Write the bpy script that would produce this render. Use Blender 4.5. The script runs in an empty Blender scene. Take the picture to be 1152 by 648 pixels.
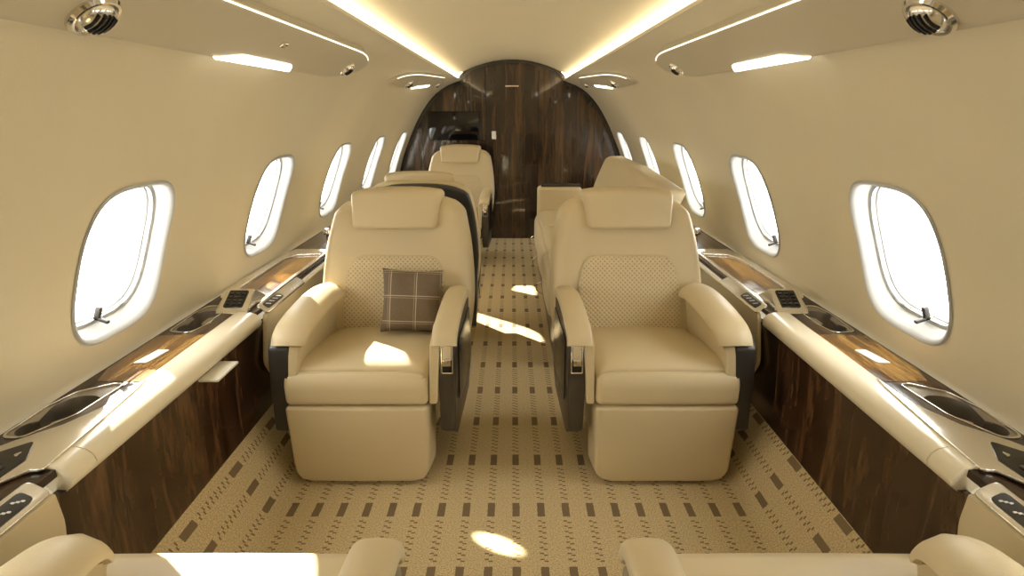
import bpy, bmesh, math, random
from mathutils import Vector, Matrix
random.seed(4)
PI = math.pi
S = bpy.context.scene
C = S.collection

# ---------------------------------------------------------------- camera, sky, sun, exposure
cam_d = bpy.data.cameras.new('camera'); cam = bpy.data.objects.new('camera', cam_d); C.objects.link(cam)
cam.location = (0, 0, 1.3)
cam.rotation_euler = (PI/2 - math.atan(200/620.0), 0, 0)
cam_d.sensor_width = 36; cam_d.lens = 36*620/1152.0; cam_d.clip_start = .02
S.camera = cam
S.view_settings.view_transform = 'Standard'; S.view_settings.look = 'None'
S.view_settings.gamma = 1; S.view_settings.use_curve_mapping = False
S.view_settings.exposure = 0.0
W = bpy.data.worlds.new('sky'); S.world = W; W.use_nodes = True
W.node_tree.nodes['Background'].inputs[0].default_value = (1.0, .985, .93, 1)
W.node_tree.nodes['Background'].inputs[1].default_value = 9.5
sun_d = bpy.data.lights.new('sun', 'SUN'); sun_d.energy = 26; sun_d.angle = .012; sun_d.color = (1, .93, .80)
sun = bpy.data.objects.new('sun', sun_d); C.objects.link(sun); sun.location = (-4, 6, 4)
sun.rotation_euler = Vector((1, -1.07, -.88)).to_track_quat('-Z', 'Y').to_euler()

# ---------------------------------------------------------------- materials
def nt(name):
    m = bpy.data.materials.new(name); m.use_nodes = True
    return m, m.node_tree.nodes, m.node_tree.links, m.node_tree.nodes['Principled BSDF']
def math_n(N, L, op, a, b=None, c=None):
    n = N.new('ShaderNodeMath'); n.operation = op
    for i, v in enumerate((a, b, c)):
        if v is None: continue
        if isinstance(v, (int, float)): n.inputs[i].default_value = v
        else: L.new(v, n.inputs[i])
    return n.outputs[0]
def mixc(N, L, fac, a, b):
    n = N.new('ShaderNodeMix'); n.data_type = 'RGBA'
    if isinstance(fac, (int, float)): n.inputs[0].default_value = fac
    else: L.new(fac, n.inputs[0])
    for i, v in ((6, a), (7, b)):
        if isinstance(v, tuple): n.inputs[i].default_value = (*v, 1)
        else: L.new(v, n.inputs[i])
    return n.outputs[2]
def plain(name, col, rough=.5, metal=0, coat=0, bump=0, bscale=200, var=0):
    m, N, L, b = nt(name)
    b.inputs['Base Color'].default_value = (*col, 1)
    b.inputs['Roughness'].default_value = rough; b.inputs['Metallic'].default_value = metal
    b.inputs['Coat Weight'].default_value = coat; b.inputs['Coat Roughness'].default_value = .08
    tc = N.new('ShaderNodeTexCoord')
    if var:
        ns = N.new('ShaderNodeTexNoise'); ns.inputs['Scale'].default_value = 3; L.new(tc.outputs['Object'], ns.inputs['Vector'])
        L.new(mixc(N, L, ns.outputs[0], tuple(c*(1-var) for c in col), tuple(min(1, c*(1+var)) for c in col)), b.inputs['Base Color'])
    if bump:
        ns = N.new('ShaderNodeTexNoise'); ns.inputs['Scale'].default_value = bscale; ns.inputs['Detail'].default_value = 3
        L.new(tc.outputs['Object'], ns.inputs['Vector'])
        bp = N.new('ShaderNodeBump'); bp.inputs['Strength'].default_value = bump; bp.inputs['Distance'].default_value = .002
        L.new(ns.outputs[0], bp.inputs['Height']); L.new(bp.outputs[0], b.inputs['Normal'])
    return m
def emit(name, col, k):
    m, N, L, b = nt(name)
    b.inputs['Base Color'].default_value = (*col, 1)
    b.inputs['Emission Color'].default_value = (*col, 1); b.inputs['Emission Strength'].default_value = k
    return m
def wood(name, dark, mid, light, rot=(0, 0, 0), sc=(9, 9, 1.0), plank=0.11, axis=1, rough=.22, coat=.6):
    """grain runs along the axis of the smallest scale"""
    m, N, L, b = nt(name)
    tc = N.new('ShaderNodeTexCoord'); mp = N.new('ShaderNodeMapping'); L.new(tc.outputs['Object'], mp.inputs[0])
    mp.inputs['Rotation'].default_value = rot
    mp2 = N.new('ShaderNodeMapping'); mp2.inputs['Scale'].default_value = sc; L.new(mp.outputs[0], mp2.inputs[0])
    n1 = N.new('ShaderNodeTexNoise'); n1.inputs['Scale'].default_value = 1.6; n1.inputs['Detail'].default_value = 5; n1.inputs['Distortion'].default_value = 1.6
    L.new(mp2.outputs[0], n1.inputs['Vector'])
    n2 = N.new('ShaderNodeTexNoise'); n2.inputs['Scale'].default_value = 11; n2.inputs['Detail'].default_value = 6; n2.inputs['Distortion'].default_value = .6
    L.new(mp2.outputs[0], n2.inputs['Vector'])
    sx = N.new('ShaderNodeSeparateXYZ'); L.new(mp.outputs[0], sx.inputs[0])
    pid = math_n(N, L, 'FLOOR', math_n(N, L, 'DIVIDE', sx.outputs[axis], plank))
    wn = N.new('ShaderNodeTexWhiteNoise'); wn.noise_dimensions = '1D'; L.new(pid, wn.inputs['W'])
    v = math_n(N, L, 'ADD', math_n(N, L, 'MULTIPLY', n1.outputs[0], .75), math_n(N, L, 'MULTIPLY', n2.outputs[0], .35))
    v = math_n(N, L, 'ADD', v, math_n(N, L, 'MULTIPLY', wn.outputs[0], .14))
    cr = N.new('ShaderNodeValToRGB'); L.new(v, cr.inputs[0])
    e = cr.color_ramp.elements; e[0].position = .44; e[0].color = (*dark, 1); e[1].position = .80; e[1].color = (*light, 1)
    x = e.new(.60); x.color = (*mid, 1)
    L.new(cr.outputs[0], b.inputs['Base Color'])
    b.inputs['Roughness'].default_value = rough; b.inputs['Coat Weight'].default_value = coat; b.inputs['Coat Roughness'].default_value = .04
    return m
def carpet():
    m, N, L, b = nt('carpet')
    uv = N.new('ShaderNodeUVMap'); uv.uv_map = 'UVMap'
    s = N.new('ShaderNodeSeparateXYZ')
    nz = N.new('ShaderNodeTexNoise'); nz.inputs['Scale'].default_value = 60; L.new(uv.outputs[0], nz.inputs['Vector'])
    va = N.new('ShaderNodeVectorMath'); va.operation = 'MULTIPLY_ADD'; L.new(nz.outputs['Color'], va.inputs[0])
    va.inputs[1].default_value = (.0035, .0035, 0); L.new(uv.outputs[0], va.inputs[2])
    L.new(va.outputs[0], s.inputs[0])
    sp = .0848
    u = math_n(N, L, 'SUBTRACT', s.outputs[0], .003 + .0127); v = math_n(N, L, 'SUBTRACT', s.outputs[1], 1.563)
    cu = math_n(N, L, 'SUBTRACT', math_n(N, L, 'FRACT', math_n(N, L, 'ADD', math_n(N, L, 'DIVIDE', u, sp), .5)), .5)
    cu = math_n(N, L, 'MULTIPLY', cu, sp); au = math_n(N, L, 'ABSOLUTE', cu)
    cv = math_n(N, L, 'SUBTRACT', math_n(N, L, 'FRACT', math_n(N, L, 'ADD', math_n(N, L, 'DIVIDE', v, .282), .5)), .5)
    av = math_n(N, L, 'ABSOLUTE', math_n(N, L, 'MULTIPLY', cv, .282))
    big = math_n(N, L, 'MULTIPLY', math_n(N, L, 'LESS_THAN', au, .0125), math_n(N, L, 'LESS_THAN', av, .034))
    sg = math_n(N, L, 'MULTIPLY', math_n(N, L, 'SIGN', cu), .0035)
    tv = math_n(N, L, 'FRACT', math_n(N, L, 'DIVIDE', math_n(N, L, 'ADD', v, sg), .0235))
    tk = math_n(N, L, 'LESS_THAN', math_n(N, L, 'ABSOLUTE', math_n(N, L, 'SUBTRACT', tv, .5)), .125)
    tk = math_n(N, L, 'MULTIPLY', tk, math_n(N, L, 'LESS_THAN', au, .0125))
    tk = math_n(N, L, 'MULTIPLY', tk, math_n(N, L, 'GREATER_THAN', av, .046))
    tk = math_n(N, L, 'MULTIPLY', tk, .95)
    f = math_n(N, L, 'MAXIMUM', big, tk)
    n2 = N.new('ShaderNodeTexNoise'); n2.inputs['Scale'].default_value = 230; n2.inputs['Detail'].default_value = 2; L.new(uv.outputs[0], n2.inputs['Vector'])
    base = mixc(N, L, math_n(N, L, 'MULTIPLY', math_n(N, L, 'SUBTRACT', n2.outputs[0], .3), 2.4), (.45, .345, .18), (.86, .70, .42))
    col = mixc(N, L, f, base, (.24, .17, .10))
    L.new(col, b.inputs['Base Color']); b.inputs['Roughness'].default_value = .95; b.inputs['Specular IOR Level'].default_value = .1
    bp = N.new('ShaderNodeBump'); bp.inputs['Strength'].default_value = .6; bp.inputs['Distance'].default_value = .004
    L.new(n2.outputs[0], bp.inputs['Height']); L.new(bp.outputs[0], b.inputs['Normal'])
    return m
def perforated(col, hole):
    m, N, L, b = nt('perforated_leather')
    tc = N.new('ShaderNodeTexCoord'); s = N.new('ShaderNodeSeparateXYZ'); L.new(tc.outputs['Object'], s.inputs[0])
    k = 2*PI/.0185
    a = math_n(N, L, 'SINE', math_n(N, L, 'MULTIPLY', s.outputs[0], k))
    c = math_n(N, L, 'SINE', math_n(N, L, 'MULTIPLY', s.outputs[2], k))
    h = math_n(N, L, 'MULTIPLY', a, c)
    f = math_n(N, L, 'MULTIPLY', math_n(N, L, 'SUBTRACT', h, .25), 3.0)
    n = N.new('ShaderNodeClamp'); L.new(f, n.inputs[0])
    L.new(mixc(N, L, n.outputs[0], col, hole), b.inputs['Base Color']); b.inputs['Roughness'].default_value = .55
    bp = N.new('ShaderNodeBump'); bp.inputs['Strength'].default_value = .5; bp.inputs['Distance'].default_value = .003; bp.invert = True
    L.new(h, bp.inputs['Height']); L.new(bp.outputs[0], b.inputs['Normal'])
    return m
def plaid():
    m, N, L, b = nt('plaid_cloth')
    tc = N.new('ShaderNodeTexCoord'); s = N.new('ShaderNodeSeparateXYZ'); L.new(tc.outputs['Object'], s.inputs[0])
    f = None
    for i, o in ((0, .022), (2, .022)):
        for w, off, k in ((.0016, 0, .75), (.0011, .008, .4)):
            t = math_n(N, L, 'FRACT', math_n(N, L, 'DIVIDE', math_n(N, L, 'ADD', s.outputs[i], .5 + o + off), .098))
            l = math_n(N, L, 'MULTIPLY', math_n(N, L, 'LESS_THAN', math_n(N, L, 'ABSOLUTE', math_n(N, L, 'SUBTRACT', t, .5)), w/.098), k)
            f = l if f is None else math_n(N, L, 'MAXIMUM', f, l)
    nz = N.new('ShaderNodeTexNoise'); nz.inputs['Scale'].default_value = 260; L.new(tc.outputs['Object'], nz.inputs['Vector'])
    base = mixc(N, L, nz.outputs[0], (.125, .093, .062), (.225, .170, .115))
    L.new(mixc(N, L, f, base, (.62, .54, .42)), b.inputs['Base Color']); b.inputs['Roughness'].default_value = .9
    return m

LEA = (.68, .57, .362)
M = {}
M['leather'] = plain('cream_leather', LEA, .42, bump=.25, bscale=420, var=.03)
M['wall'] = plain('cream_wall_lining', (.76, .68, .495), .55, bump=.2, bscale=260, var=.05)
M['ceil'] = plain('cream_headliner', (.74, .655, .47), .6, bump=.2, bscale=260, var=.03)
M['pod'] = plain('cream_moulded_plastic', (.60, .535, .39), .45, var=.03)
M['perf'] = perforated((.73, .615, .40), (.50, .39, .225))
M['shell'] = plain('charcoal_shell', (.040, .036, .032), .38, coat=.2)
M['shell2'] = plain('bronze_shell', (.075, .065, .055), .33, metal=.4)
M['chrome'] = plain('polished_chrome', (.80, .78, .74), .13, metal=1)
M['satin'] = plain('satin_champagne_metal', (.84, .81, .74), .2, metal=.85)
M['rail'] = plain('pale_rail', (.82, .74, .56), .25, coat=.4)
M['black'] = plain('black_plastic', (.012, .012, .013), .25)
M['screen'] = plain('dark_screen', (.006, .005, .005), .10, coat=.3)
M['rubber'] = plain('dark_cup_lining', (.22, .20, .18), .35, metal=.5)
M['panelwood'] = wood('rosewood_panel', (.014, .0065, .003), (.050, .024, .011), (.145, .074, .034), sc=(7, 7, .9), plank=.105, axis=1, rough=.25, coat=.25)
M['bulkwood'] = wood('rosewood_bulkhead', (.016, .009, .0055), (.038, .020, .011), (.125, .066, .028), sc=(9, 9, .55), plank=.13, axis=0, rough=.2, coat=.9)
M['veneer'] = wood('amber_veneer', (.035, .014, .005), (.18, .080, .020), (.50, .29, .075), sc=(14, 1.3, 8), plank=9, axis=0, rough=.12, coat=.9)
M['darkveneer'] = wood('dark_veneer', (.012, .006, .003), (.04, .018, .009), (.10, .05, .022), sc=(12, 1.2, 8), plank=9, axis=0, rough=.3, coat=.25)
M['gasket'] = plain('grey_gasket', (.30, .30, .29), .6)
M['cupmetal'] = plain('brushed_cup_metal', (.40, .37, .32), .3, metal=.8)
M['carpet'] = carpet()
M['plaid'] = plaid()
M['reveal'] = plain('white_window_surround', (.46, .46, .44), .35)
M['cove'] = emit('warm_cove_strip', (1, .91, .70), 15)
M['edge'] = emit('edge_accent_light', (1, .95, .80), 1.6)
M['lens'] = emit('warm_white_lens', (1, .95, .82), 5)
M['white'] = plain('ivory_plastic', (.85, .82, .72), .3)
M['icon'] = plain('pale_icon_print', (.75, .75, .72), .5)
m, N, L, b = nt('window_pane')
mx = N.new('ShaderNodeMixShader'); tr = N.new('ShaderNodeBsdfTransparent'); gl = N.new('ShaderNodeBsdfGlossy')
gl.inputs['Roughness'].default_value = .02; mx.inputs[0].default_value = .06
L.new(tr.outputs[0], mx.inputs[1]); L.new(gl.outputs[0], mx.inputs[2]); L.new(mx.outputs[0], N['Material Output'].inputs[0])
M['glass'] = m

# ---------------------------------------------------------------- helpers
def link(name, bm, mat, parent=None, world=False, smooth=40):
    me = bpy.data.meshes.new(name); bmesh.ops.recalc_face_normals(bm, faces=bm.faces)
    bm.to_mesh(me); bm.free()
    if parent is not None and world: me.transform(parent.matrix_basis.inverted())
    o = bpy.data.objects.new(name, me); C.objects.link(o); me.materials.append(M[mat])
    if smooth:
        me.shade_smooth()
        me.set_sharp_from_angle(angle=math.radians(smooth))
    if parent is not None: o.parent = parent
    return o
def thing(name, label, cat, loc, rz=0, group=None):
    o = bpy.data.objects.new(name, None); C.objects.link(o); o.empty_display_size = .1
    o.location = loc; o.rotation_euler = (0, 0, rz)
    o.matrix_basis = Matrix.Translation(loc) @ Matrix.Rotation(rz, 4, 'Z')
    o['label'] = label; o['category'] = cat
    if group: o['group'] = group
    return o
def tag(o, label, cat, group=None):
    o['label'] = label; o['category'] = cat
    if group: o['group'] = group
    return o
def struct(name, bm, mat, smooth=40, parent=None):
    o = link(name, bm, mat, parent, smooth=smooth)
    o['kind'] = 'structure'
    return o
def join(bm, me_or_bm):
    tmp = bpy.data.meshes.new('tmp'); me_or_bm.to_mesh(tmp); me_or_bm.free(); bm.from_mesh(tmp); bpy.data.meshes.remove(tmp)
def axis_pts(h, r, n, m):
    a = [-(h-r) - r*math.tan(PI/4*(1-i/n)) for i in range(n)]
    k = [-(h-r) + 2*(h-r)*i/m for i in range(m+1)]
    return a + k + [-x for x in reversed(a)]
def rbox(c, h, r, fn=None, n=3, m=5, bm=None):
    """rounded box: centre, half sizes, corner radius, optional deformation"""
    b = bmesh.new() if bm is None else bm
    r = min(r, min(h)*.999)
    P = [axis_pts(h[i], r, n, m) for i in range(3)]
    new = []
    cache = {}
    def vert(p):
        key = tuple(round(q, 6) for q in p)
        if key in cache: return cache[key]
        inner = [max(-(h[i]-r), min(h[i]-r, p[i])) for i in range(3)]
        d = Vector([p[i]-inner[i] for i in range(3)])
        q = Vector(inner) + d.normalized()*r + Vector(c)
        if fn: q = Vector(fn(q.x, q.y, q.z))
        v = b.verts.new(q); cache[key] = v; new.append(v)
        return v
    for ax in range(3):
        u, w = (ax+1) % 3, (ax+2) % 3
        for sgn in (-1, 1):
            for i in range(len(P[u])-1):
                for j in range(len(P[w])-1):
                    q = []
                    for (a, e) in ((i, j), (i+1, j), (i+1, j+1), (i, j+1)):
                        p = [0, 0, 0]; p[ax] = sgn*h[ax]; p[u] = P[u][a]; p[w] = P[w][e]; q.append(vert(p))
                    if sgn < 0: q.reverse()
                    try: b.faces.new(q)
                    except ValueError: pass
    return b
def loft(rings, bm=None, cap=True, closed=True):
    b = bmesh.new() if bm is None else bm
    R = [[b.verts.new(p) for p in ring] for ring in rings]
    n = len(R[0])
    for i in range(len(R)-1):
        for j in range(n if closed else n-1):
            k = (j+1) % n
            b.faces.new((R[i][j], R[i][k], R[i+1][k], R[i+1][j]))
    if cap:
        b.faces.new(list(reversed(R[0]))); b.faces.new(R[-1])
    return b
def tube(pts, r, n=8, bm=None, closed=False):
    P = [Vector(p) for p in pts]; rings = []
    up = Vector((0.01, .02, 1))
    for i, p in enumerate(P):
        if closed: t = P[(i+1) % len(P)] - P[i-1]
        else: t = P[min(i+1, len(P)-1)] - P[max(i-1, 0)]
        t.normalize(); a = t.cross(up)
        if a.length < .1: a = t.cross(Vector((1, 0, 0)))
        a.normalize(); c = t.cross(a)
        rings.append([p + a*r*math.cos(2*PI*k/n) + c*r*math.sin(2*PI*k/n) for k in range(n)])
    if closed: rings.append(rings[0]); 
    b = loft(rings, bm, cap=not closed)
    if closed: bmesh.ops.remove_doubles(b, verts=b.verts, dist=1e-5)
    return b
def rpoly(pts, r, n=5):
    out = []
    k = len(pts)
    for i in range(k):
        p, a, c = Vector(pts[i]), Vector(pts[i-1]), Vector(pts[(i+1) % k])
        rr = r[i] if isinstance(r, (list, tuple)) else r
        d1, d2 = a-p, c-p; l1, l2 = d1.length, d2.length; d1.normalize(); d2.normalize()
        ang = d1.angle(d2)
        t = min(rr/math.tan(ang/2), l1*.49, l2*.49)
        s, e = p+d1*t, p+d2*t
        for j in range(n+1):
            f = j/n
            out.append(tuple(s*(1-f)**2 + p*2*f*(1-f) + e*f*f))
    return out
def plate(outer, holes=(), z0=0.0, z1=.01, bevel=0.0, fn=None):
    """flat plate with holes, bevelled rim; fn maps (x,y,z) to its place"""
    cu = bpy.data.curves.new('c', 'CURVE'); cu.dimensions = '2D'; cu.fill_mode = 'BOTH'
    for loop in (outer, *holes):
        sp = cu.splines.new('POLY'); sp.points.add(len(loop)-1); sp.use_cyclic_u = True
        for i, p in enumerate(loop): sp.points[i].co = (p[0], p[1], 0, 1)
    cu.extrude = (z1-z0)/2 - bevel; cu.bevel_depth = bevel; cu.bevel_resolution = 2; cu.offset = -bevel
    o = bpy.data.objects.new('c', cu); C.objects.link(o)
    dg = bpy.context.evaluated_depsgraph_get(); me = bpy.data.meshes.new_from_object(o.evaluated_get(dg))
    b = bmesh.new(); b.from_mesh(me); bpy.data.objects.remove(o); bpy.data.curves.remove(cu); bpy.data.meshes.remove(me)
    bmesh.ops.remove_doubles(b, verts=b.verts, dist=1e-6)
    for v in b.verts:
        v.co.z += (z0+z1)/2
        if fn: v.co = Vector(fn(*v.co))
    return b
def circ(cx, cy, r, n=28, a0=0, a1=2*PI):
    return [(cx+r*math.cos(a0+(a1-a0)*i/n), cy+r*math.sin(a0+(a1-a0)*i/n)) for i in range(n)]
def lerp_tab(t, tab):
    if t <= tab[0][0]: return tab[0][1]
    for (a, u), (b, v) in zip(tab, tab[1:]):
        if t <= b:
            f = (t-a)/(b-a); return u+(v-u)*f
    return tab[-1][1]
def smooth_tab(t, tab):
    """Catmull-Rom through a table"""
    n = len(tab)
    if t <= tab[0][0]: return tab[0][1]
    if t >= tab[-1][0]: return tab[-1][1]
    i = max(k for k in range(n-1) if tab[k][0] <= t)
    def sl(k):
        a, b = max(k-1, 0), min(k+1, n-1); return (tab[b][1]-tab[a][1])/(tab[b][0]-tab[a][0])
    h = tab[i+1][0]-tab[i][0]; f = (t-tab[i][0])/h
    return (2*f**3-3*f*f+1)*tab[i][1] + (f**3-2*f*f+f)*h*sl(i) + (-2*f**3+3*f*f)*tab[i+1][1] + (f**3-f*f)*h*sl(i+1)

# ---------------------------------------------------------------- cabin shell
Y0, Y1 = -1.35, 5.76                                  # rear wall, forward bulkhead
WTAB = [(-.02, 1.10), (.30, 1.15), (.60, 1.165), (.75, 1.135), (.90, 1.085), (1.03, 1.028), (1.18, .955),
        (1.32, .868), (1.43, .775), (1.50, .683), (1.545, .595), (1.572, .512)]
WZX = lambda z: smooth_tab(z, WTAB)                   # half width of the cabin at height z
WIN = [1.495 + .95*k for k in range(-2, 5)]           # window centres along the cabin
ZA, ZB, HY = .60, 1.20, .30                           # region of wall that holds a window
WC = .897
def win_outline(k, n):                                # rounded window opening, angle-parametrised (y, z offsets)
    a = 2*PI*k/n; ca, sa = math.cos(a), math.sin(a); e = 2/3.6
    return (.180*math.copysign(abs(ca)**e, ca), .209*math.copysign(abs(sa)**e, sa))
def rect_outline(k, n):
    a = 2*PI*k/n + 0; ca, sa = math.cos(a), math.sin(a); m_ = max(abs(ca), abs(sa))
    y, z = ca/m_, sa/m_
    return (y*HY, (z*(ZB-WC) if z > 0 else z*(WC-ZA)))
NW = 64
def wall(side):
    b = bmesh.new()
    def V(y, z): return b.verts.new((side*WZX(z), y, z))
    ys = sorted({round(HY*rect_outline(k, NW)[0]/HY, 5) for k in range(NW)})
    zs = sorted({round(WC+rect_outline(k, NW)[1], 5) for k in range(NW)})
    Y = sorted({Y0, Y1} | {round(w+y, 5) for w in WIN for y in ys})
    low = [-.02, .15, .30, .45]; high = [1.27, 1.32, 1.37, 1.41, 1.45, 1.48, 1.50, 1.52, 1.54, 1.555, 1.572]
    Z = low + zs + high
    def in_win(y): return any(abs(y-w) < HY-1e-4 for w in WIN)
    for i in range(len(Y)-1):
        ym = (Y[i]+Y[i+1])/2
        for j in range(len(Z)-1):
            zm = (Z[j]+Z[j+1])/2
            if in_win(ym) and ZA < zm < ZB: continue
            b.faces.new([V(Y[i], Z[j]), V(Y[i+1], Z[j]), V(Y[i+1], Z[j+1]), V(Y[i], Z[j+1])])
    for w in WIN:
        for k in range(NW):
            for s in range(5):
                q = []
                for (kk, ss) in ((k, s), (k+1, s), (k+1, s+1), (k, s+1)):
                    o, r = win_outline(kk % NW, NW), rect_outline(kk % NW, NW); f = (ss/5)**.8
                    q.append(V(w + r[0]+(o[0]-r[0])*f, WC + r[1]+(o[1]-r[1])*f))
                b.faces.new(q)
    # cove lip along the top edge of the lining
    lip = [(.512, 1.572), (.503, 1.574), (.501, 1.584), (.506, 1.588), (.515, 1.586), (.520, 1.574), (.61, 1.574)]
    for (x0, z0), (x1, z1) in zip(lip, lip[1:]):
        b.faces.new([b.verts.new(p) for p in ((side*x0, Y0, z0), (side*x0, Y1, z0), (side*x1, Y1, z1), (side*x1, Y0, z1))])
    bmesh.ops.remove_doubles(b, verts=b.verts, dist=2e-4)
    return b
for nm, sd in (('wall_left', -1), ('wall_right', 1)): struct(nm, wall(sd), 'wall', smooth=50)
# ceiling vault between the two light coves
ct = [(0, 1.768), (.15, 1.757), (.30, 1.724), (.42, 1.682), (.50, 1.650), (.57, 1.628), (.612, 1.618), (.614, 1.570)]
prof = [(-x, z) for x, z in reversed(ct[1:])] + ct
fine = []
for i in range(61):
    x = -.612 + 1.224*i/60
    fine.append((x, smooth_tab(abs(x), ct[:-1])))
fine = [(-.614, 1.57)] + fine + [(.614, 1.57)]
b = bmesh.new(); loft([[(x, y, z) for x, z in fine] for y in (Y0, Y1)], b, cap=False, closed=False)
struct('ceiling', b, 'ceil', smooth=60)
# carpet with coved sides
fp = [(0, 0), (.76, 0), (.80, .003), (.83, .018), (.85, .045), (.875, .095), (.905, .143), (.945, .195), (.99, .25)]
b = bmesh.new(); uvl = b.loops.layers.uv.new('UVMap')
full = [(-x, z) for x, z in reversed(fp[1:])] + fp
us = [0]
for p, q in zip(fp, fp[1:]): us.append(us[-1] + math.hypot(q[0]-p[0], q[1]-p[1]))
us = [-u for u in reversed(us[1:])] + us
for i in range(len(full)-1):
    q = [(full[i], Y0, us[i]), (full[i+1], Y0, us[i+1]), (full[i+1], Y1, us[i+1]), (full[i], Y1, us[i])]
    f = b.faces.new([b.verts.new((p[0], y, p[1])) for p, y, u in q])
    for lp, (p, y, u) in zip(f.loops, q): lp[uvl].uv = (u, y)
bmesh.ops.remove_doubles(b, verts=b.verts, dist=1e-5)
struct('floor', b, 'carpet', smooth=70)
# windows
no = Vector((.93, 0, .37)).normalized()
wi = 0
for side in (-1, 1):
    for w in WIN:
        wi += 1
        N3 = Vector((side*no.x, 0, no.z))
        def ring(scale, d, flat=0.0):
            pts = []
            for k in range(NW):
                oy, oz = win_outline(k, NW); y, z = w+oy*scale, WC+oz*scale
                p = Vector((side*WZX(z), y, z)); 
                c0 = Vector((side*WZX(WC), w, WC)); 
                # distance of p from the window's mean plane, flattened outward
                dev = (p-c0).dot(N3); p = p - N3*dev*flat + N3*d
                pts.append(p)
            return pts
        win = loft([ring(1.045, -.002), ring(1.02, -.006), ring(.99, -.003), ring(.975, .008, .2), ring(.955, .026, .6), ring(.94, .036, 1), ring(.915, .038, 1), ring(.91, .043, 1),
                  ring(.905, .054, 1), ring(.885, .056, 1), ring(.88, .074, 1), ring(.96, .078, 1), ring(1.10, .078, 1), ring(1.12, .03, .6), ring(1.06, .003)], cap=False)
        wo = struct('window_%d' % wi, win, 'reveal', smooth=50)
        b = bmesh.new(); r = ring(.90, .066, 1); b.faces.new([b.verts.new(p) for p in r])
        po = link('window_pane', b, 'glass', wo, smooth=0)
        link('pane_gasket', tube(ring(.908, .0405, 1)[::2], .0014, 6, closed=True), 'gasket', wo)
        # shade rail with its dark latch at the sill
        zc = WC-.150
        base = Vector((side*WZX(WC), w, WC)) + N3*.040
        tdir = Vector((-side*no.z, 0, no.x))
        b = tube([base + tdir*(-.186) + Vector((0, dy, 0)) for dy in (-.125, 0, .125)], .0025)
        link('shade_rail', b, 'satin', wo)
        cpos = base + tdir*(-.174) + Vector((0, -.02, 0)) - N3*.006
        b = rbox((0, 0, 0), (.006, .008, .021), .003, n=2, m=1)
        rbox((0, -.014, -.016), (.006, .02, .005), .003, n=2, m=1, bm=b)
        q = tdir.to_track_quat('Z', 'Y').to_matrix().to_4x4()
        b.transform(Matrix.Translation(cpos) @ q)
        link('shade_latch', b, 'shell', wo)
        # portal so the renderer finds the daylight
        ld = bpy.data.lights.new('daylight_portal', 'AREA'); ld.shape = 'RECTANGLE'; ld.size = .40; ld.size_y = .46
        ld.cycles.is_portal = True
        lo = bpy.data.objects.new('daylight_portal', ld); C.objects.link(lo)
        lo.location = Vector((side*WZX(WC), w, WC)) + N3*.085
        lo.rotation_euler = (-N3).to_track_quat('-Z', 'Y').to_euler()

# bulkhead and rear wall shaped to the cabin section
def section(off=0.0):
    half = [(WZX(z)-off, z) for z in [-.02+ (1.572+.02)*i/40 for i in range(41)]]
    half = [(x, max(z, 0)) for x, z in half]
    top = [(x, smooth_tab(abs(x), ct[:-1])-off) for x in (.50, .42, .34, .26, .18, .10, .04)]
    right = half + [(.50, 1.60-off)] + top[1:]
    return right + [(-x, z) for x, z in reversed(right)]
def prism_y(poly, y0, y1):
    return loft([[(x, y0, z) for x, z in poly], [(x, y1, z) for x, z in poly]])
def ext(poly, k=1.03): return [(x*k, .85+(z-.85)*k) for x, z in poly]
struct('wall_far', prism_y(ext(section()), Y1, Y1+.05), 'bulkwood', smooth=30)
struct('wall_near', prism_y(ext(section()), Y0-.05, Y0), 'wall', smooth=30)
# dark edge trim round the bulkhead
sec = section(.0); rings = []
for s, y in ((1.0, Y1-.001), (1.0, Y1-.022), (.975, Y1-.022), (.975, Y1-.001)):
    rings.append([(x*s, y, .8+(z-.8)*s) for x, z in sec[12:-12]])
struct('trim_1', loft(rings, cap=False, closed=False), 'shell', smooth=30)
# centre door in the bulkhead
dz = []
for i in range(13):
    x = -.258 + .516*i/12; dz.append((x, smooth_tab(abs(x), ct[:-1])-.045))
door = struct('door_1', prism_y([(.258, .01), (-.258, .01)] + dz, Y1-.006, Y1+.01), 'bulkwood', smooth=30)
b = bmesh.new()
for x in (-.262, .262): rbox((x, Y1-.003, .84), (.0035, .004, .83), .001, n=1, m=1, bm=b)
struct('trim_2', b, 'black')
link('door_latch', rbox((0, Y1-.012, 1.525), (.066, .006, .008), .003, n=2, m=1), 'chrome', door)
0 and link('door_handle', rbox((-.03, Y1-.014, .60), (.09, .008, .006), .003, n=2, m=1), 'satin', door)
t = thing('wall_switch', 'small upright white switch on the dark wood bulkhead, right of the screen', 'switch', (-.182, Y1-.006, 1.06))
link('face_plate', rbox((0, -.005, 0), (.022, .005, .042), .004, n=2, m=1), 'satin', t)
link('rocker', rbox((0, -.011, 0), (.015, .004, .034), .003, n=2, m=1), 'white', t)
t = thing('wall_screen', 'black wide flat screen set in the dark glossy wood bulkhead', 'screen', (-.58, Y1, 1.15))
link('bezel', rbox((0, -.011, 0), (.258, .010, .140), .004, n=2, m=1), 'black', t)
link('display', rbox((0, -.022, .002), (.248, .003, .130), .001, n=1, m=1), 'screen', t)

# ---------------------------------------------------------------- cove lights
for side, nm in ((-1, 'left'), (1, 'right')):
    t = thing('cove_light', 'long warm strip light hidden in the ceiling cove on the %s side' % nm, 'light', (side*.56, 2.2, 1.576))
    link('channel', rbox((0, 0, .003), (.020, 3.52, .003), .001, n=1, m=1), 'satin', t)
    b = bmesh.new(); rbox((0, 0, .009), (.012, 3.50, .003), .001, n=1, m=1, bm=b)
    link('light_strip', b, 'cove', t)

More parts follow.
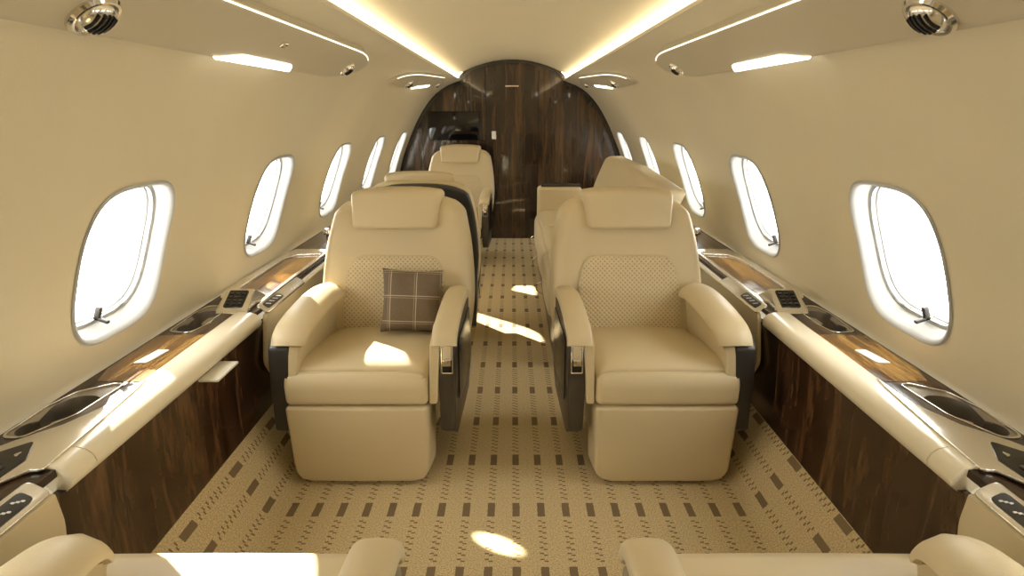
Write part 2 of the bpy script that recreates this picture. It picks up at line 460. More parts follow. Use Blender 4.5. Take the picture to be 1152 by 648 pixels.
# ---------------------------------------------------------------- overhead service panels
PS = []                                               # arc-length table of the upper wall
zz = [1.36 + (1.572-1.36)*i/60 for i in range(61)]
acc = 0; prev = None
for z in zz:
    p = (WZX(z), z)
    if prev: acc += math.hypot(p[0]-prev[0], p[1]-prev[1])
    PS.append((acc, p)); prev = p
def wall_at(s):
    for (a, p), (c, q) in zip(PS, PS[1:]):
        if s <= c:
            f = (s-a)/(c-a); x, z = p[0]+(q[0]-p[0])*f, p[1]+(q[1]-p[1])*f
            tx, tz = q[0]-p[0], q[1]-p[1]; l = math.hypot(tx, tz)
            return x, z, (tz/l*-1, tx/l)
    return PS[-1][1][0], PS[-1][1][1], (-.3, -1)
def s_of(z):
    return min(PS, key=lambda e: abs(e[1][1]-z))[0]
def gasper(parent, side, y, surf, z, r):
    c0, nn = surf(y, z)
    c0 = Vector((side*c0.x, c0.y, c0.z)); nn = Vector((side*nn.x, nn.y, nn.z))
    q = nn.to_track_quat('Z', 'Y').to_matrix().to_4x4()
    def rev(profile, n_=28):
        return loft([[(rr*math.cos(2*PI*k/n_), rr*math.sin(2*PI*k/n_), hh) for k in range(n_)] for rr, hh in profile], cap=True)
    b = rev([(r*1.25, -.006), (r*1.25, .004), (r*1.12, .009), (r, .009), (r*.95, .004), (r*.9, -.003)])
    b.transform(Matrix.Translation(c0) @ q); o = link('air_vent', b, 'chrome', parent, world=True)
    b = rev([(r*.90*math.cos(a), .004+r*.48*math.sin(a)) for a in (0, .3, .6, .9, 1.2, 1.45)]); b.transform(Matrix.Translation(c0) @ q)
    o2 = link('vent_nozzle', b, 'satin', o); o2.data.transform(parent.matrix_basis.inverted())
    b = bmesh.new()
    for k in range(-2, 3):
        xx = r*.27*k; l = r*.62*math.sqrt(max(.05, 1-(k/3.0)**2))
        rbox((xx, 0, .004+r*.47*math.sqrt(1-(k*.27/.9)**2)), (r*.05, l, .004), .001, n=1, m=3, bm=b,
             fn=lambda x, y, z: (x, y, z - .28*y*y/r))
    b.transform(Matrix.Translation(c0) @ q)
    o3 = link('vent_slot', b, 'black', o); o3.data.transform(parent.matrix_basis.inverted())
def overhead(side, label, y0, y1, lo, hi, vents, light, h0=.014, grp=None):
    """panel following the upper wall: lo(y), hi(y) give its two edges as heights"""
    t = thing('overhead_panel', label, 'overhead panel', (side*.68, (y0+y1)/2, 1.50), group=grp)
    ny = 80; nsx = 16
    def pt(y, fx, lift=0.0):
        a, c = s_of_c(lo(y)), s_of_c(hi(y))
        xa, za, na = wall_at(a); xc, zc_, nc = wall_at(c); wd = max(c-a, 1e-4)
        x, z, n = wall_at(a + wd*fx); chx, chz = xa+(xc-xa)*fx, za+(zc_-za)*fx
        hh = h0*min(1, wd/.05)
        e = 1 if 0 < fx < 1 else 0
        k = (hh if e else -.004) + lift
        return Vector((x*.5+chx*.5 - abs(n[0])*k, y, z*.5+chz*.5 - abs(n[1])*k)), Vector((-abs(n[0]), 0, -abs(n[1]))).normalized()
    def surf(y, z):
        fx = (s_of_c(z)-s_of_c(lo(y)))/max(1e-4, s_of_c(hi(y))-s_of_c(lo(y)))
        return pt(y, max(.02, min(.98, fx)))
    rings = []
    fxs = [0, .0001, .03] + [.03+.94*j/nsx for j in range(1, nsx)] + [.97, .9999, 1]
    for i in range(ny+1):
        f = i/ny; y = y0 + (y1-y0)*(.5-.5*math.cos(PI*f))
        rings.append([(side*p.x, p.y, p.z) for p in (pt(y, fx, -.003 if fx in (.0001, .9999) else 0)[0] for fx in fxs)])
    b = loft(rings, cap=False, closed=False)
    link('panel_body', b, 'pod', t, world=True, smooth=30)
    # thin accent light along the upper edge
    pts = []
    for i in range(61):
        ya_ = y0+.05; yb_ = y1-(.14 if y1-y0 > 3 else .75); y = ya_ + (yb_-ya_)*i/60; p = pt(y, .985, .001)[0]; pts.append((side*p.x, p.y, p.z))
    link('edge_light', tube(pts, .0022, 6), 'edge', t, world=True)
    for y, z, r in vents: gasper(t, side, y, surf, z, r)
    for (la, lb, lw) in light:
        rings = []
        for i in range(25):
            f = i/24; y = la+(lb-la)*f; w_ = lw*min(1, f*4+.05)*min(1, (1-f)*14+.3)
            ring = []
            for fx, k in ((.0, .0), (.0, .005), (w_, .003), (w_, -.004)):
                p = pt(y, max(.0002, fx), k)[0]; ring.append((side*p.x, p.y, p.z))
            rings.append(ring)
        link('light_lens', loft(rings), 'lens', t, world=True, smooth=0)
    return t
def s_of_c(z):
    for (a, p), (c, q) in zip(PS, PS[1:]):
        if p[1] <= z <= q[1]: return a + (c-a)*(z-p[1])/(q[1]-p[1])
    return 0 if z < PS[0][1][1] else PS[-1][0]
def lo1(y): return 1.444 + (.060*max(0, (y-2.28)/.42)**2.2)
def hi1(y): return 1.543 - (.040*max(0, (y-2.30)/.40)**2.5)
def lens_edge(y0, y1, top, z_mid=None):
    def f(y):
        t = max(0, min(1, (y-y0)/(y1-y0)))
        return t
    return f
def lo2(y):
    t = max(0, min(1, (y-3.45)/(5.45-3.45))); return 1.462 - .020*math.sin(PI*min(1, t*1.6)) + .055*t
def hi2(y):
    t = max(0, min(1, (y-3.45)/(5.45-3.45))); return lo2(y) + .088*math.sin(PI*t**.62)**.8 
for side, nm in ((-1, 'left'), (1, 'right')):
    overhead(side, 'long cream overhead service panel nearest the viewer on the %s, with a lit lens' % nm, -1.2, 2.70, lo1, hi1,
             [(1.02, 1.476, .038), (2.46, 1.487, .030)], [(1.48, 1.96, .17)], h0=.026)
    overhead(side, 'small leaf-shaped overhead panel with air vent, further along on the %s' % nm, 3.45, 5.45, lo2, hi2,
             [(3.95, 1.485, .032), (5.0, 1.520, .024)], [(4.2, 4.72, .16)], h0=.018)

# ---------------------------------------------------------------- side consoles
def cup_hole(c1, r1, c2, r2, n=22):
    """outline of two overlapping round wells with a soft waist"""
    (x1, y1), (x2, y2) = c1, c2
    d = math.hypot(x2-x1, y2-y1); a = math.atan2(y2-y1, x2-x1)
    w = .72*min(r1, r2)
    pts = []
    t1 = math.acos(max(-1, min(1, (d*.42)/r1 if d*.42 < r1 else 1)))*1.0 + .55
    t2 = math.acos(max(-1, min(1, (d*.42)/r2 if d*.42 < r2 else 1)))*1.0 + .55
    for i in range(n+1):
        t = a + t1 + (2*PI-2*t1)*i/n; pts.append((x1+r1*math.cos(t), y1+r1*math.sin(t)))
    for i in range(n+1):
        t = a + PI + t2 + (2*PI-2*t2)*i/n; pts.append((x2+r2*math.cos(t), y2+r2*math.sin(t)))
    return pts
CUPS = [  # lozenge rim corners, wells
    ([(1.150, 1.070), (1.100, 1.068), (1.048, 1.175), (1.036, 1.325), (1.060, 1.335), (1.135, 1.285), (1.156, 1.200)], ((1.113, 1.118), .033, (1.092, 1.222), .052)),
    ([(1.140, 1.690), (1.062, 1.682), (1.046, 1.760), (1.046, 1.890), (1.075, 1.945), (1.140, 1.950), (1.150, 1.860)], ((1.094, 1.742), .040, (1.103, 1.862), .044)),
    ([(1.148, 3.36), (1.06, 3.33), (1.05, 3.45), (1.08, 3.56), (1.148, 3.56)], ((1.10, 3.40), .037, (1.105, 3.50), .037)),
    ([(1.148, 4.90), (1.06, 4.87), (1.05, 4.99), (1.08, 5.10), (1.148, 5.10)], ((1.10, 4.94), .037, (1.105, 5.04), .037)),
]
ZL = .60
def console(side, nm):
    X = lambda pts: [(side*x, y) for x, y in pts]
    t = thing('side_console', 'long wood side console with pale rail and cup holders under the %s windows' % nm, 'console', (side*1.04, 2.2, 0))
    L_ = lambda name, b, mat, smooth=40, par=None: link(name, b, mat, t, world=True, smooth=smooth) if par is None else sub(name, b, mat, smooth, par)
    def sub(name, b, mat, smooth, par):
        o = link(name, b, mat, par, smooth=smooth); o.data.transform(t.matrix_basis.inverted()); return o
    holes = [X(rpoly([(1.1+(x-1.1)*.97, y) for x, y in c[0]], .02)) for c in CUPS]
    outer = X([(.935, Y0+.01), (1.160, Y0+.01), (1.160, Y1-.03), (.935, Y1-.03)])
    top = L_('console_top', plate(outer, holes, ZL-.018, ZL, .0015), 'darkveneer', 30)
    # amber inlays between the cup holders
    L_('veneer_inlay', plate(X([(.990, 1.340), (1.125, 1.345), (1.150, 1.42), (1.150, 1.66), (1.03, 1.672), (.990, 1.672)]), (), ZL, ZL+.0015), 'veneer', 30)
    for (rim, wells) in CUPS:
        rp = rpoly(rim, .028, 6)
        cx = sum(p[0] for p in rim)/len(rim); cy = sum(p[1] for p in rim)/len(rim)
        inner = [(cx+(x-cx)*.93, cy+(y-cy)*.955) for x, y in rp]
        ch = L_('cup_holder', plate(X(rp), [X(inner)], ZL-.004, ZL+.004, .0018), 'chrome')
        h = cup_hole(wells[0], wells[1], wells[2], wells[3])
        sub('well_plate', plate(X([(cx+(x-cx)*.95, cy+(y-cy)*.965) for x, y in rp]), [X(h)], ZL-.008, ZL-.003), 'cupmetal', 30, ch)
        hx = sum(p[0] for p in h)/len(h); hy = sum(p[1] for p in h)/len(h)
        rings = [[(side*(hx+(x-hx)*s), hy+(y-hy)*s, z) for x, y in h] for s, z in ((1.0, ZL-.003), (.985, ZL-.006), (.96, ZL-.055), (.90, ZL-.062))]
        bb = bmesh.new(); loft(rings, bb, cap=False); bb.faces.new([bb.verts.new(p) for p in rings[-1]])
        sub('well', bb, 'rubber', 40, ch)
    # pale rail, rounded nose
    def rail(y0, y1, name='rail'):
        sec_ = [(.998, .596), (.998, .604), (.985, .607), (.945, .606), (.925, .600), (.912, .588), (.907, .572), (.912, .556), (.926, .545), (.955, .545)]
        n = 24; rings = []
        for i in range(n+1):
            y = y0+(y1-y0)*i/n
            rings.append([(side*x, y, z) for x, z in sec_])
        return L_(name, loft(rings), 'rail', 35)
    rail(.960, 1.030, 'rail_end_cap'); rail(1.0325, 1.865)
    # metal bezel that sweeps across the near end of the rail
    sw = X(rpoly([(1.158, .70), (1.158, .93), (1.095, 1.045), (1.035, 1.115), (.998, 1.20), (.990, 1.36), (.978, 1.30), (.958, 1.10), (.950, .985), (.948, .945), (.975, .945), (1.00, .905), (1.03, .70)], .012, 3))
    L_('metal_bezel', plate(sw, (), ZL+.004, ZL+.011, .002), 'satin')
    # wood panel below, gently bellied
    pr = [(.925, .55), (.930, .52), (.938, .42), (.944, .30), (.946, .18), (.946, .10)]
    rings = [[(side*x, y, z) for x, z in pr] + [(side*(x+.02), y, z) for x, z in reversed(pr)] for y in (Y0+.01, Y1-.03)]
    L_('wood_panel', loft(rings), 'panelwood', 50)
    # inlaid small cream plate on the veneer
    L_('latch_plate', plate(X(rpoly([(1.058, 1.455), (1.098, 1.450), (1.080, 1.545), (1.045, 1.545)], .006, 3)), (), ZL+.001, ZL+.005, .001), 'white')
    # folding table stowed in a metal frame beside the seat
    fo = [(.944, 1.96), (.995, 2.00), (1.13, 2.02), (1.154, 2.08), (1.154, 2.66), (1.125, 2.80), (.944, 2.80)]
    fi = [(.962, 2.07), (1.00, 2.09), (1.085, 2.10), (1.112, 2.14), (1.112, 2.60), (1.085, 2.68), (.962, 2.70)]
    L_('table_frame', plate(X(rpoly(fo, .012, 4)), [X(rpoly(fi, .010, 4))], ZL, ZL+.012, .003), 'satin')
    L_('table_leaf', plate(X(rpoly([(1.035+(x-1.035)*1.02, 2.38+(y-2.38)*1.005) for x, y in fi], .010, 4)), (), ZL+.0002, ZL+.004), 'veneer', 30)
    # upholstered panels with a switch strip on the upper edge
    for (ya, yb, rs) in ((-.9, .925, 1), (1.915, 2.86, -1), (3.15, 3.95, 1)):
        lowz = .33
        if rs == 1: oc = [(ya, .25), (yb-.06, .25), (yb-.012, .42), (yb+.004, .50), (yb, .572), (ya, .572)]
        else: oc = [(yb, lowz), (yb, .578), (ya+.01, .578), (ya, .56), (ya-.045, .40), (ya+.0, .335)]
        oc = rpoly(oc, [.02, .06, .12, .12, .01, .01] if rs == 1 else [.02, .01, .01, .03, .06, .03], 5)
        fnm = lambda a, z, d: (side*(.929-d+ .03*max(0, .45-z)), a, z)
        p = L_('upholstered_panel', plate(oc, (), 0, .016, .005, fn=fnm), 'leather')
        # metal strip + dark key pad
        e0, e1 = (yb-.012, yb-.40) if rs == 1 else (ya+.012, ya+.40)
        def strip(a, c, x0, x1, z0, z1, th, bev):
            o_ = rpoly([(min(a, c), -1), (max(a, c), -1), (max(a, c), 1), (min(a, c), 1)], .0, 1)
            lo_, hi_ = min(a, c), max(a, c)
            o_ = rpoly([(lo_, 0), (hi_, 0), (hi_, .045), (lo_, .045)], .014, 5)
            def f(yy, w_, d):
                k = w_/.045; return (side*(x0+(x1-x0)*k - d*.5), yy, z0+(z1-z0)*k + d*.85)
            return plate(o_, (), 0, th, bev, fn=f)
        L_('switch_strip', strip(e0, e1, .912, .955, .574, .602, .010, .003), 'satin')
        g0 = e0 + (-.03 if rs == 1 else .03); g1 = e0 + (-.17 if rs == 1 else .17)
        kp = L_('key_pad', strip(g0, g1, .921, .947, .581, .597, .0125, .001), 'shell')
        bb = bmesh.new()
        for i in range(4):
            yy = g0+(g1-g0)*(.16+.22*i)
            for (dy, dk) in ((0, .5), (.006, .35), (-.006, .65)):
                k = dk; rbox((side*(.921+.026*k-.0066), yy+dy, .581+.016*k+.0112), (.0035, .0022, .001), .0006, n=1, m=1, bm=bb)
        sub('key_icon', bb, 'icon', 0, kp)
    # raised control box with a black key face, and its twin near the viewer
    def wedge(y0, y1, x0, x1, h, name):
        pts = []
        for (x, y, z) in ((x0, y0, ZL), (x1, y0, ZL), (x1+.015*0, y1, ZL), (x0, y1, ZL)): pts.append((x, y, z))
        b = bmesh.new()
        dy = (y1-y0)
        tp = [(x0+.004, y0+dy*.10, ZL+.012), (x1-.004, y0+dy*.10, ZL+.012), (x1-.004, y0+dy*.58, ZL+h), (x0+.004, y0+dy*.58, ZL+h), (x0+.004, y1, ZL+.014), (x1-.004, y1, ZL+.014)]
        v = [b.verts.new((side*p[0], p[1], p[2])) for p in pts + tp]
        for f in ((0, 1, 5, 4), (4, 5, 6, 7), (7, 6, 9, 8), (8, 9, 2, 3), (0, 4, 7, 8, 3), (1, 2, 9, 6, 5), (0, 3, 2, 1)): b.faces.new([v[i] for i in f])
        bmesh.ops.bevel(b, geom=b.edges[:], offset=.004, segments=2, affect='EDGES')
        bx = L_(name, b, 'chrome' if False else 'satin', 35)
        n = Vector((0, -(h-.012), dy*.48)).normalized(); u = Vector((0, dy*.48, h-.012)).normalized()
        c0 = Vector(((x0+x1)/2, y0+dy*.33, ZL+(h+.012)/2)) ; ln = math.hypot(dy*.48, h-.012)
        def f(a, c_, d):
            q = c0 + Vector((1, 0, 0))*a + u*c_ + n*d; return (side*q.x, q.y, q.z)
        hw = (x1-x0)/2-.022; hl = ln/2-.010
        kf = sub('key_face', plate(rpoly([(-hw, -hl), (hw, -hl), (hw, hl), (-hw, hl)], .006, 3), (), -.002, .003, .001, fn=f), 'black', 35, bx)
        bb = bmesh.new()
        for i in range(3):
            for j in range(4):
                a, c_ = -hw*.62+hw*.62*i, -hl*.6+hl*.4*j
                p = f(a, c_, .004); rbox(p, (hw*.2, .004, .0012), .0006, n=1, m=1, bm=bb)
        sub('key', bb, 'shell2', 0, kf)
    wedge(1.862, 2.05, .962, 1.075, .062, 'control_box')
    # dark handset cradle in the near bezel
    cr = X(rpoly([(1.075, .70), (1.098, .99), (1.045, 1.045), (1.005, .975), (1.02, .70)], .008, 3))
    cd = L_('handset_cradle', plate(cr, (), ZL+.010, ZL+.0125, .0008), 'black')
    bb = bmesh.new()
    for i in range(9): rbox((side*1.050, .74+.026*i, ZL+.014), (.022, .005, .002), .001, n=1, m=1, bm=bb)
    sub('grille', bb, 'shell2', 0, cd)
    bb = plate(X(rpoly([(1.030, .980), (1.043, .990), (1.034, 1.004)], .004, 3)), (), ZL+.0125, ZL+.015, .0006)
    sub('badge', bb, 'chrome', 30, cd)
    # reading lamp stub behind the seat
    b = tube([(side*1.03, 3.02, ZL), (side*1.03, 3.02, ZL+.035), (side*1.02, 2.99, ZL+.06)], .009, 10)
    rbox((side*1.02, 2.985, ZL+.065), (.016, .02, .016), .006, n=2, m=1, bm=b)
    L_('lamp_fitting', b, 'chrome')
    if side < 0:   # pull handle folded out under the left rail
        b = rbox((side*.898, 1.53, .538), (.030, .065, .004), .003, n=2, m=2, fn=lambda x, y, z: (x+ side*-.0*(y-1.5), y, z))
        L_('pull_handle', b, 'white')
    return t
console(-1, 'left'); console(1, 'right')

# ---------------------------------------------------------------- seats
def roll(y, z, ymin, ztop, R):
    dy, dz_ = ymin+R-y, z-(ztop-R)
    if dy > 0 and dz_ > 0:
        h = math.hypot(dy, dz_); m_ = max(dy, dz_)
        y = ymin+R-dy*m_/h; z = ztop-R+dz_*m_/h
    return y, z
LEAN = .235
def seat_thing(name, label, loc, rz, aisle, ext_=0.0, grp=None):
    """facing -y; aisle = local x sign of the aisle side"""
    t = thing(name, label, 'seat', loc, rz, grp)
    a = aisle
    yf = -.25-ext_
    o_ = -.006*a                                            # leg rest sits slightly outboard
    # seat cushion
    def f(x, y, z):
        zt = .472
        y, z = roll(y, z, yf, zt, .085)
        k = max(0, 1-((x-o_)/.25)**2)
        if z > .36: z += .012*k*min(1, (z-.36)/.1)*min(1, max(0, (y-yf)/.15))
        z -= .03*max(0, (y+.12)/.34) if z > .4 else 0
        ex = max(0, abs(x-o_)-.205)
        if z > .43 and not ext_: z -= ex*ex*14
        if ext_: x *= 1.09
        return x, y, z
    link('seat_cushion', rbox((o_*.6, (yf+.22)/2, .398), (.247, (.22-yf)/2, .074), .022, f, n=3, m=12), 'leather', t)
    # leg rest
    def f(x, y, z):
        k = max(0, min(1, (.32-z)/.3)); xx = x-o_
        xx *= 1 - .035*k
        # round the two lower corners
        R = .055; dx = abs(xx)-(.242-R); dz_ = (.016+R)-z
        if dx > 0 and dz_ > 0:
            h = math.hypot(dx, dz_); m_ = max(dx, dz_)
            xx = math.copysign(.242-R+dx*m_/h, xx); z = .016+R-dz_*m_/h
        bow = .008*(1-(xx/.25)**2)*math.sin(PI*max(0, min(1, z/.32)))
        return o_+xx, y-bow, z
    link('leg_rest', rbox((o_, yf+.060, .167), (.250, .058, .154), .016, f, n=3, m=10), 'leather', t)
    # pedestal
    link('pedestal', rbox((-.02*a, (yf+.06+.20)/2, .168), (.185, (.20-yf-.06)/2, .155), .02), 'leather', t)
    # backrest
    WT = [(.36, .290), (.50, .307), (.60, .309), (.74, .296), (.86, .276), (.93, .262), (.97, .245), (1.0, .235)]
    def f(x, y, z):
        w = smooth_tab(z, WT); xx = x/.30*w
        s = max(-1, min(1, x/.30))
        z2 = z
        if z > .80: z2 = z - .040*abs(s)**4*((z-.80)/.17) 
        bow = .018*(abs(s)**2.5) if y < .24 else -.02*abs(s)**2
        if y < .24: bow = -bow*.7
        return xx, y + LEAN*(z-.44) + bow, z2
    link('backrest', rbox((0, .242, .665), (.30, .072, .300), .045, f, n=4, m=12), 'leather', t)
    # perforated centre panel with piping
    def pf(x, z, d): return (x, .170+LEAN*(z-.44) - d*.97 - .0126*abs(x/.30)**2.5, z+d*.22)
    op = rpoly([(-.205, .40), (.205, .40), (.205, .60), (.178, .735), (-.178, .735), (-.205, .60)], [.01, .01, .1, .07, .07, .1], 7)
    cp = link('perforated_panel', plate(op, (), -.006, .010, .006, fn=pf), 'perf', t)
    link('piping', tube([pf(x, z, .004) for x, z in op], .0042, 6, closed=True), 'leather', cp)
    # head rest
    def f(x, y, z):
        k = (z-.84)/.16; w = 1-.075*(1-k)
        R = .035; 
        z2 = z - .016*(abs(x)/.18)**3 * (1 if z > .92 else 0)
        bow = -.012*(1-(x/.18)**2)
        return x*w, y + LEAN*(z-.44) + bow, z2
    link('head_rest', rbox((0, .190, .925), (.180, .055, .078), .020, f, n=4, m=8), 'leather', t)
    # back shell, seen from behind
    def f(x, y, z):
        w = smooth_tab(z, WT)*.955; s = max(-1, min(1, x/.30))
        z2 = z - (.05*abs(s)**3*((z-.80)/.17) if z > .80 else 0)
        bow = -.045*abs(s)**2
        return x/.30*w, y + LEAN*(z-.44) + bow, z2
    bs = link('back_shell', rbox((0, .330, .63), (.30, .030, .33), .025, f, n=3, m=10), 'shell', t)
    # armrests
    for s in (1, -1):
        is_aisle = (s == a)
        # padded top: wide on the window side, slim on the aisle side
        x0, x1 = (.246, .330) if is_aisle else (.166, .292)
        path = [(.17, .600), (.10, .612), (.0, .612), (-.09, .605), (-.15, .596), (-.19, .586), (-.217, .570), (-.232, .545)]
        pts_ = path; path = []
        for i in range(len(pts_)-1):
            for q in range(4):
                g = q/4; P_ = [pts_[max(i-1, 0)], pts_[i], pts_[i+1], pts_[min(i+2, len(pts_)-1)]]
                path.append(tuple(.5*(2*P_[1][m_] + (P_[2][m_]-P_[0][m_])*g + (2*P_[0][m_]-5*P_[1][m_]+4*P_[2][m_]-P_[3][m_])*g*g + (3*P_[1][m_]-P_[0][m_]-3*P_[2][m_]+P_[3][m_])*g**3) for m_ in (0, 1)))
        path.append(pts_[-1])
        rings = []
        for i, (y, z) in enumerate(path):
            p0 = path[max(i-1, 0)]; p1 = path[min(i+1, len(path)-1)]
            ty, tz = p1[0]-p0[0], p1[1]-p0[1]; l = math.hypot(ty, tz); ny, nz = tz/l, -ty/l
            k = i/(len(path)-1)
            xa, xb = x0 + (.0 if is_aisle else .018)*k**2, x1
            hw = (xb-xa)/2; cx = (xa+xb)/2
            th = .022 - .006*k; crown = (.010 if is_aisle else .022)*(1-.6*k)
            ring = []
            for q in range(24):
                an = 2*PI*q/24; e = .45
                u = math.copysign(abs(math.cos(an))**e, math.cos(an)); v = math.copysign(abs(math.sin(an))**e, math.sin(an))
                c_ = crown*(1-u*u)*(1 if v > 0 else 0) - (.012*max(0, -u) if not is_aisle and v > 0 else 0)
                ring.append((s*(cx+u*hw), y + ny*(v*th+c_), z + nz*(v*th+c_)))
            rings.append(ring)
        b = loft(rings)
        # narrow upholstered front strip and the inner face, splayed towards the top
        xi0, xi1 = (.232, .256) if is_aisle else (.208, .238)
        def f(x, y, z):
            k = max(0, min(1, (z-.33)/.25)); base = xi1 + (xi0-xi1)*k**1.4 if not is_aisle else .236+.016*k
            wd = .018 - .003*(1-k)
            u = (s*x-.246)/.022
            z = min(z, (.590 if is_aisle else .575) - 1.1*max(0, -.195-y))
            return s*(base + .006 + u*wd), max(y, -.234), z
        rbox((s*.246, -.030, .465), (.022, .208, .140), .012, f, n=2, m=6, bm=b)
        ar = link('armrest', b, 'leather', t, smooth=50)
        sh = rpoly([(.24, .585), (-.12, .580), (-.195, .565), (-.226, .53), (-.232, .42), (-.222, .215), (-.12, .145), (.26, .13), (.33, .25), (.30, .55)],
                   [.02, .05, .03, .03, .08, .015, .02, .02, .05, .03], 4)
        s_in, s_w = (.262, 1.0) if is_aisle else (.240, 1.15)
        def fs(y, z, d): 
            tp = max(0, .42-z)*.05 if is_aisle else -max(0, .54-z)*.05
            return (s*(s_in+d*s_w - tp*(d/.062)), y, z)
        ss = link('side_shell', plate(sh, (), 0, .062, .007, fn=fs), 'shell2' if is_aisle else 'shell', t)
        if is_aisle:
            # chrome control with handle on the front face of the shell
            def fc(x, z, d): return (s*x, -.2355 + .10*max(0, z-.50) - d + .35*max(0, z-.53), z)
            fr = rpoly([(.274, .445), (.316, .445), (.316, .553), (.274, .553)], .006, 3)
            fi_ = rpoly([(.279, .450), (.311, .450), (.311, .548), (.279, .548)], .004, 3)
            cf = link('recline_control', plate(fr, [fi_], -.004, .004, .0015, fn=fc), 'chrome', ss)
            link('control_plate', plate(rpoly([(.280, .495), (.310, .495), (.310, .546), (.280, .546)], .002, 2), (), -.002, .002, fn=fc), 'satin', cf)
            link('control_recess', plate(rpoly([(.280, .451), (.310, .451), (.310, .494), (.280, .494)], .002, 2), (), -.002, .0005, fn=fc), 'black', cf)
            link('control_lever', rbox((s*.295, -.242, .488), (.0145, .006, .012), .004, n=2, m=1), 'chrome', cf)
            # recessed pocket line along the shell's outer side
            def fo(y, z, d): return (s*(.326+d), y, z)
            link('side_pocket', plate(rpoly([(-.17, .30), (.17, .28), (.20, .54), (-.16, .535)], .03, 4), (), -.002, .002, .001, fn=fo), 'black', ss)
    # the shell is drawn slightly towards the aisle as it rises rearward
    def skew(o, k=None):
        for ch in o.children:
            k = k_of(ch) if o is t else k
            for v in ch.data.vertices: v.co.x += a*k*(v.co.y+.05)
            skew(ch, k)
    k_of = lambda o: .03 if o.name.startswith(('armrest', 'side_shell')) else .13
    skew(t)
    return t
def dup(root, loc, rz, label):
    r = root.copy(); C.objects.link(r); r.location = loc; r.rotation_euler = (0, 0, rz); r['label'] = label
    def kids(src, dst):
        for ch in src.children:
            c = ch.copy(); C.objects.link(c); c.parent = dst; kids(ch, c)
    kids(root, r)
    return r
XS = .510
sA = seat_thing('cabin_seat', 'cream leather armchair facing the viewer on the left, holding the plaid pillow', (-XS, 1.935, 0), 0, 1)
dup(sA, (-.515, 4.86, 0), 0, 'cream armchair farthest away, in front of the dark bulkhead below the screen')
sB = seat_thing('cabin_seat', 'cream leather armchair facing the viewer right of the aisle, empty seat', (XS, 1.935, 0), 0, -1)
dup(sB, (-XS-.01, 3.17, 0), PI, 'cream seat turned away, its charcoal back shell behind the pillow seat')
seat_thing('cabin_seat', 'nearest left seat at the bottom edge, only cushion and arm tops showing', (-.515, .555, 0), PI, -1, .115)
seat_thing('cabin_seat', 'nearest right seat at the bottom edge, only cushion and arm tops showing', (.515, .555, 0), PI, 1, .115)

# plaid pillow
b = bmesh.new(); n = 22; hw, hh = .118, .125
G = {}
for sgn in (-1, 1):
    for i in range(n+1):
        for j in range(n+1):
            u, v = -1+2*i/n, -1+2*j/n
            th = .052*((1-u**4)*(1-v**4))**.55
            px = u*hw*(1-.07*(1-v*v)); pz = v*hh*(1-.07*(1-u*u))
            edge = i in (0, n) or j in (0, n)
            wr = .003*math.sin(9*u+4*v)*(1-u*u)
            if edge and sgn == 1: G[sgn, i, j] = G[-1, i, j]; continue
            G[sgn, i, j] = b.verts.new((px, sgn*th + wr, pz))
for sgn in (-1, 1):
    for i in range(n):
        for j in range(n):
            b.faces.new([G[sgn, i, j], G[sgn, i+1, j], G[sgn, i+1, j+1], G[sgn, i, j+1]])
p = link('throw_pillow', b, 'plaid', smooth=60)
p.location = (-.392, 2.045, .588); p.rotation_euler = (math.radians(-20), math.radians(4), math.radians(6))
tag(p, 'taupe plaid throw pillow with pale grid lines leaning on the left seat', 'pillow')

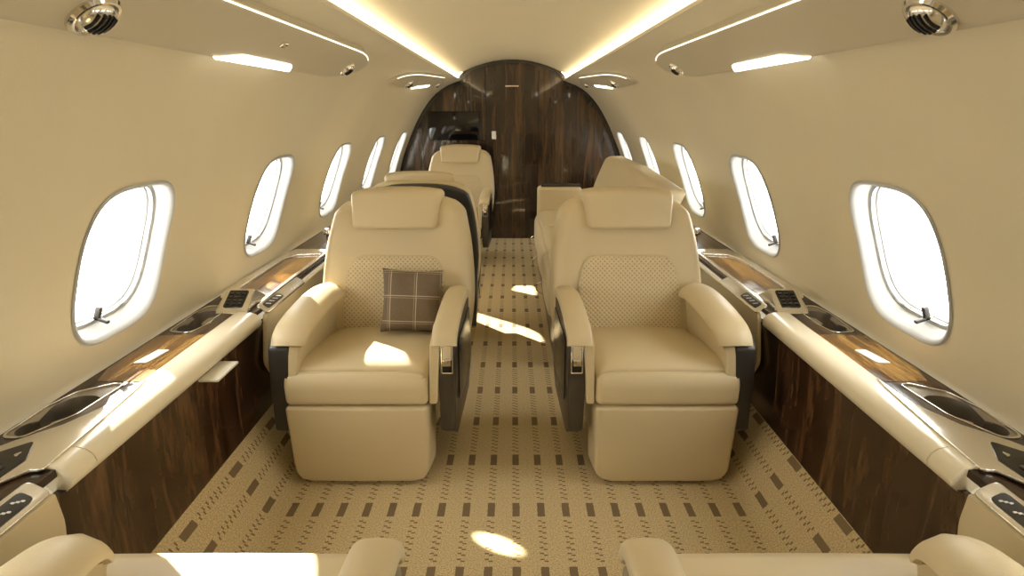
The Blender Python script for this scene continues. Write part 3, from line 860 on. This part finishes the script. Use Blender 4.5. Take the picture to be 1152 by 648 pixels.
# ---------------------------------------------------------------- divan behind the right seat
t = thing('divan', 'long cream leather divan along the right side behind the front armchair', 'sofa', (.55, 3.65, 0))
def LW(name, b, mat, smooth=40): return link(name, b, mat, t, world=True, smooth=smooth)
LW('divan_base', rbox((.50, 3.66, .135), (.275, 1.00, .132), .012, n=2, m=2), 'darkveneer')
yy = [2.68, 3.33, 3.98, 4.62]
for a_, c_ in zip(yy, yy[1:]):
    def f(x, y, z):
        k = math.sin(PI*max(0, min(1, (y-a_)/(c_-a_))))
        z2 = z + (.018*k*(1-((x-.41)/.25)**2) if z > .4 else 0)
        x2 = x - (.010*k if x < .3 else 0)
        dx, dz_ = .19+.10-x2, z2-(.50-.10)
        if dx > 0 and dz_ > 0:
            h = math.hypot(dx, dz_); m_ = max(dx, dz_); x2 = .29-dx*m_/h; z2 = .40+dz_*m_/h
        return x2, y, z2
    LW('seat_cushion', rbox((.43, (a_+c_)/2, .385), (.24, (c_-a_)/2-.001, .115), .025, f, n=3, m=8), 'leather')
def f(x, y, z):
    k = (z-.42)/.55
    seam = min(abs(y-3.33), abs(y-3.98))
    return x + .16*k - .02*math.sin(PI*max(0, min(1, k))) + .006*max(0, 1-seam/.03), y, z - .03*max(0, k-.6) - .05*max(0, 3.6-y)*max(0, k)
LW('backrest', rbox((.66, 3.63, .70), (.075, .85, .27), .04, f, n=3, m=34), 'leather')
b = rbox((.40, 4.69, .40), (.185, .075, .29), .03, n=3, m=4)
o = LW('divan_arm', b, 'leather')
LW('arm_cap', rbox((.41, 4.70, .698), (.165, .055, .010), .006, n=2, m=1), 'shell')
for y in (3.15, 3.76, 4.42):
    pts = [Vector((.200 - .055*math.sin(PI*k/10), y+.03*(k/10-.5), .285+.042*math.cos(PI*k/10))) for k in range(11)]
    LW('belt_hook', tube(pts, .0045, 8), 'chrome')

# spot and fitting added at the left overhead panel to brighten the aisle carpet
t = [o for o in C.objects if o.name == 'overhead_panel'][0]
lp = Vector((-.655, 1.72, 1.478)); tgt = Vector((-.045, 1.405, 0))
b = rbox((0, 0, 0), (.011, .011, .004), .003, n=2, m=1)
b.transform(Matrix.Translation(lp) @ (tgt-lp).normalized().to_track_quat('Z', 'Y').to_matrix().to_4x4())
link('lamp_fitting', b, 'chrome', t, world=True)
ld = bpy.data.lights.new('added_spot', 'SPOT'); ld.energy = 900; ld.color = (1, .93, .78); ld.spot_size = math.radians(6.8); ld.spot_blend = .9; ld.shadow_soft_size = .008
lo = bpy.data.objects.new('added_spot', ld); C.objects.link(lo); lo.location = lp + (tgt-lp).normalized()*.02
lo.rotation_euler = (tgt-lp).to_track_quat('-Z', 'Y').to_euler(); lo.scale = (.40, 1, 1)

# repeats carry one group each
for o in C.objects:
    if o.parent is None and o.get('category'):
        g = {'seat': 'cream leather cabin seats', 'overhead panel': 'overhead service panels', 'console': 'side consoles under the windows', 'light': 'cove lights along the ceiling'}.get(o['category'])
        if g: o['group'] = g
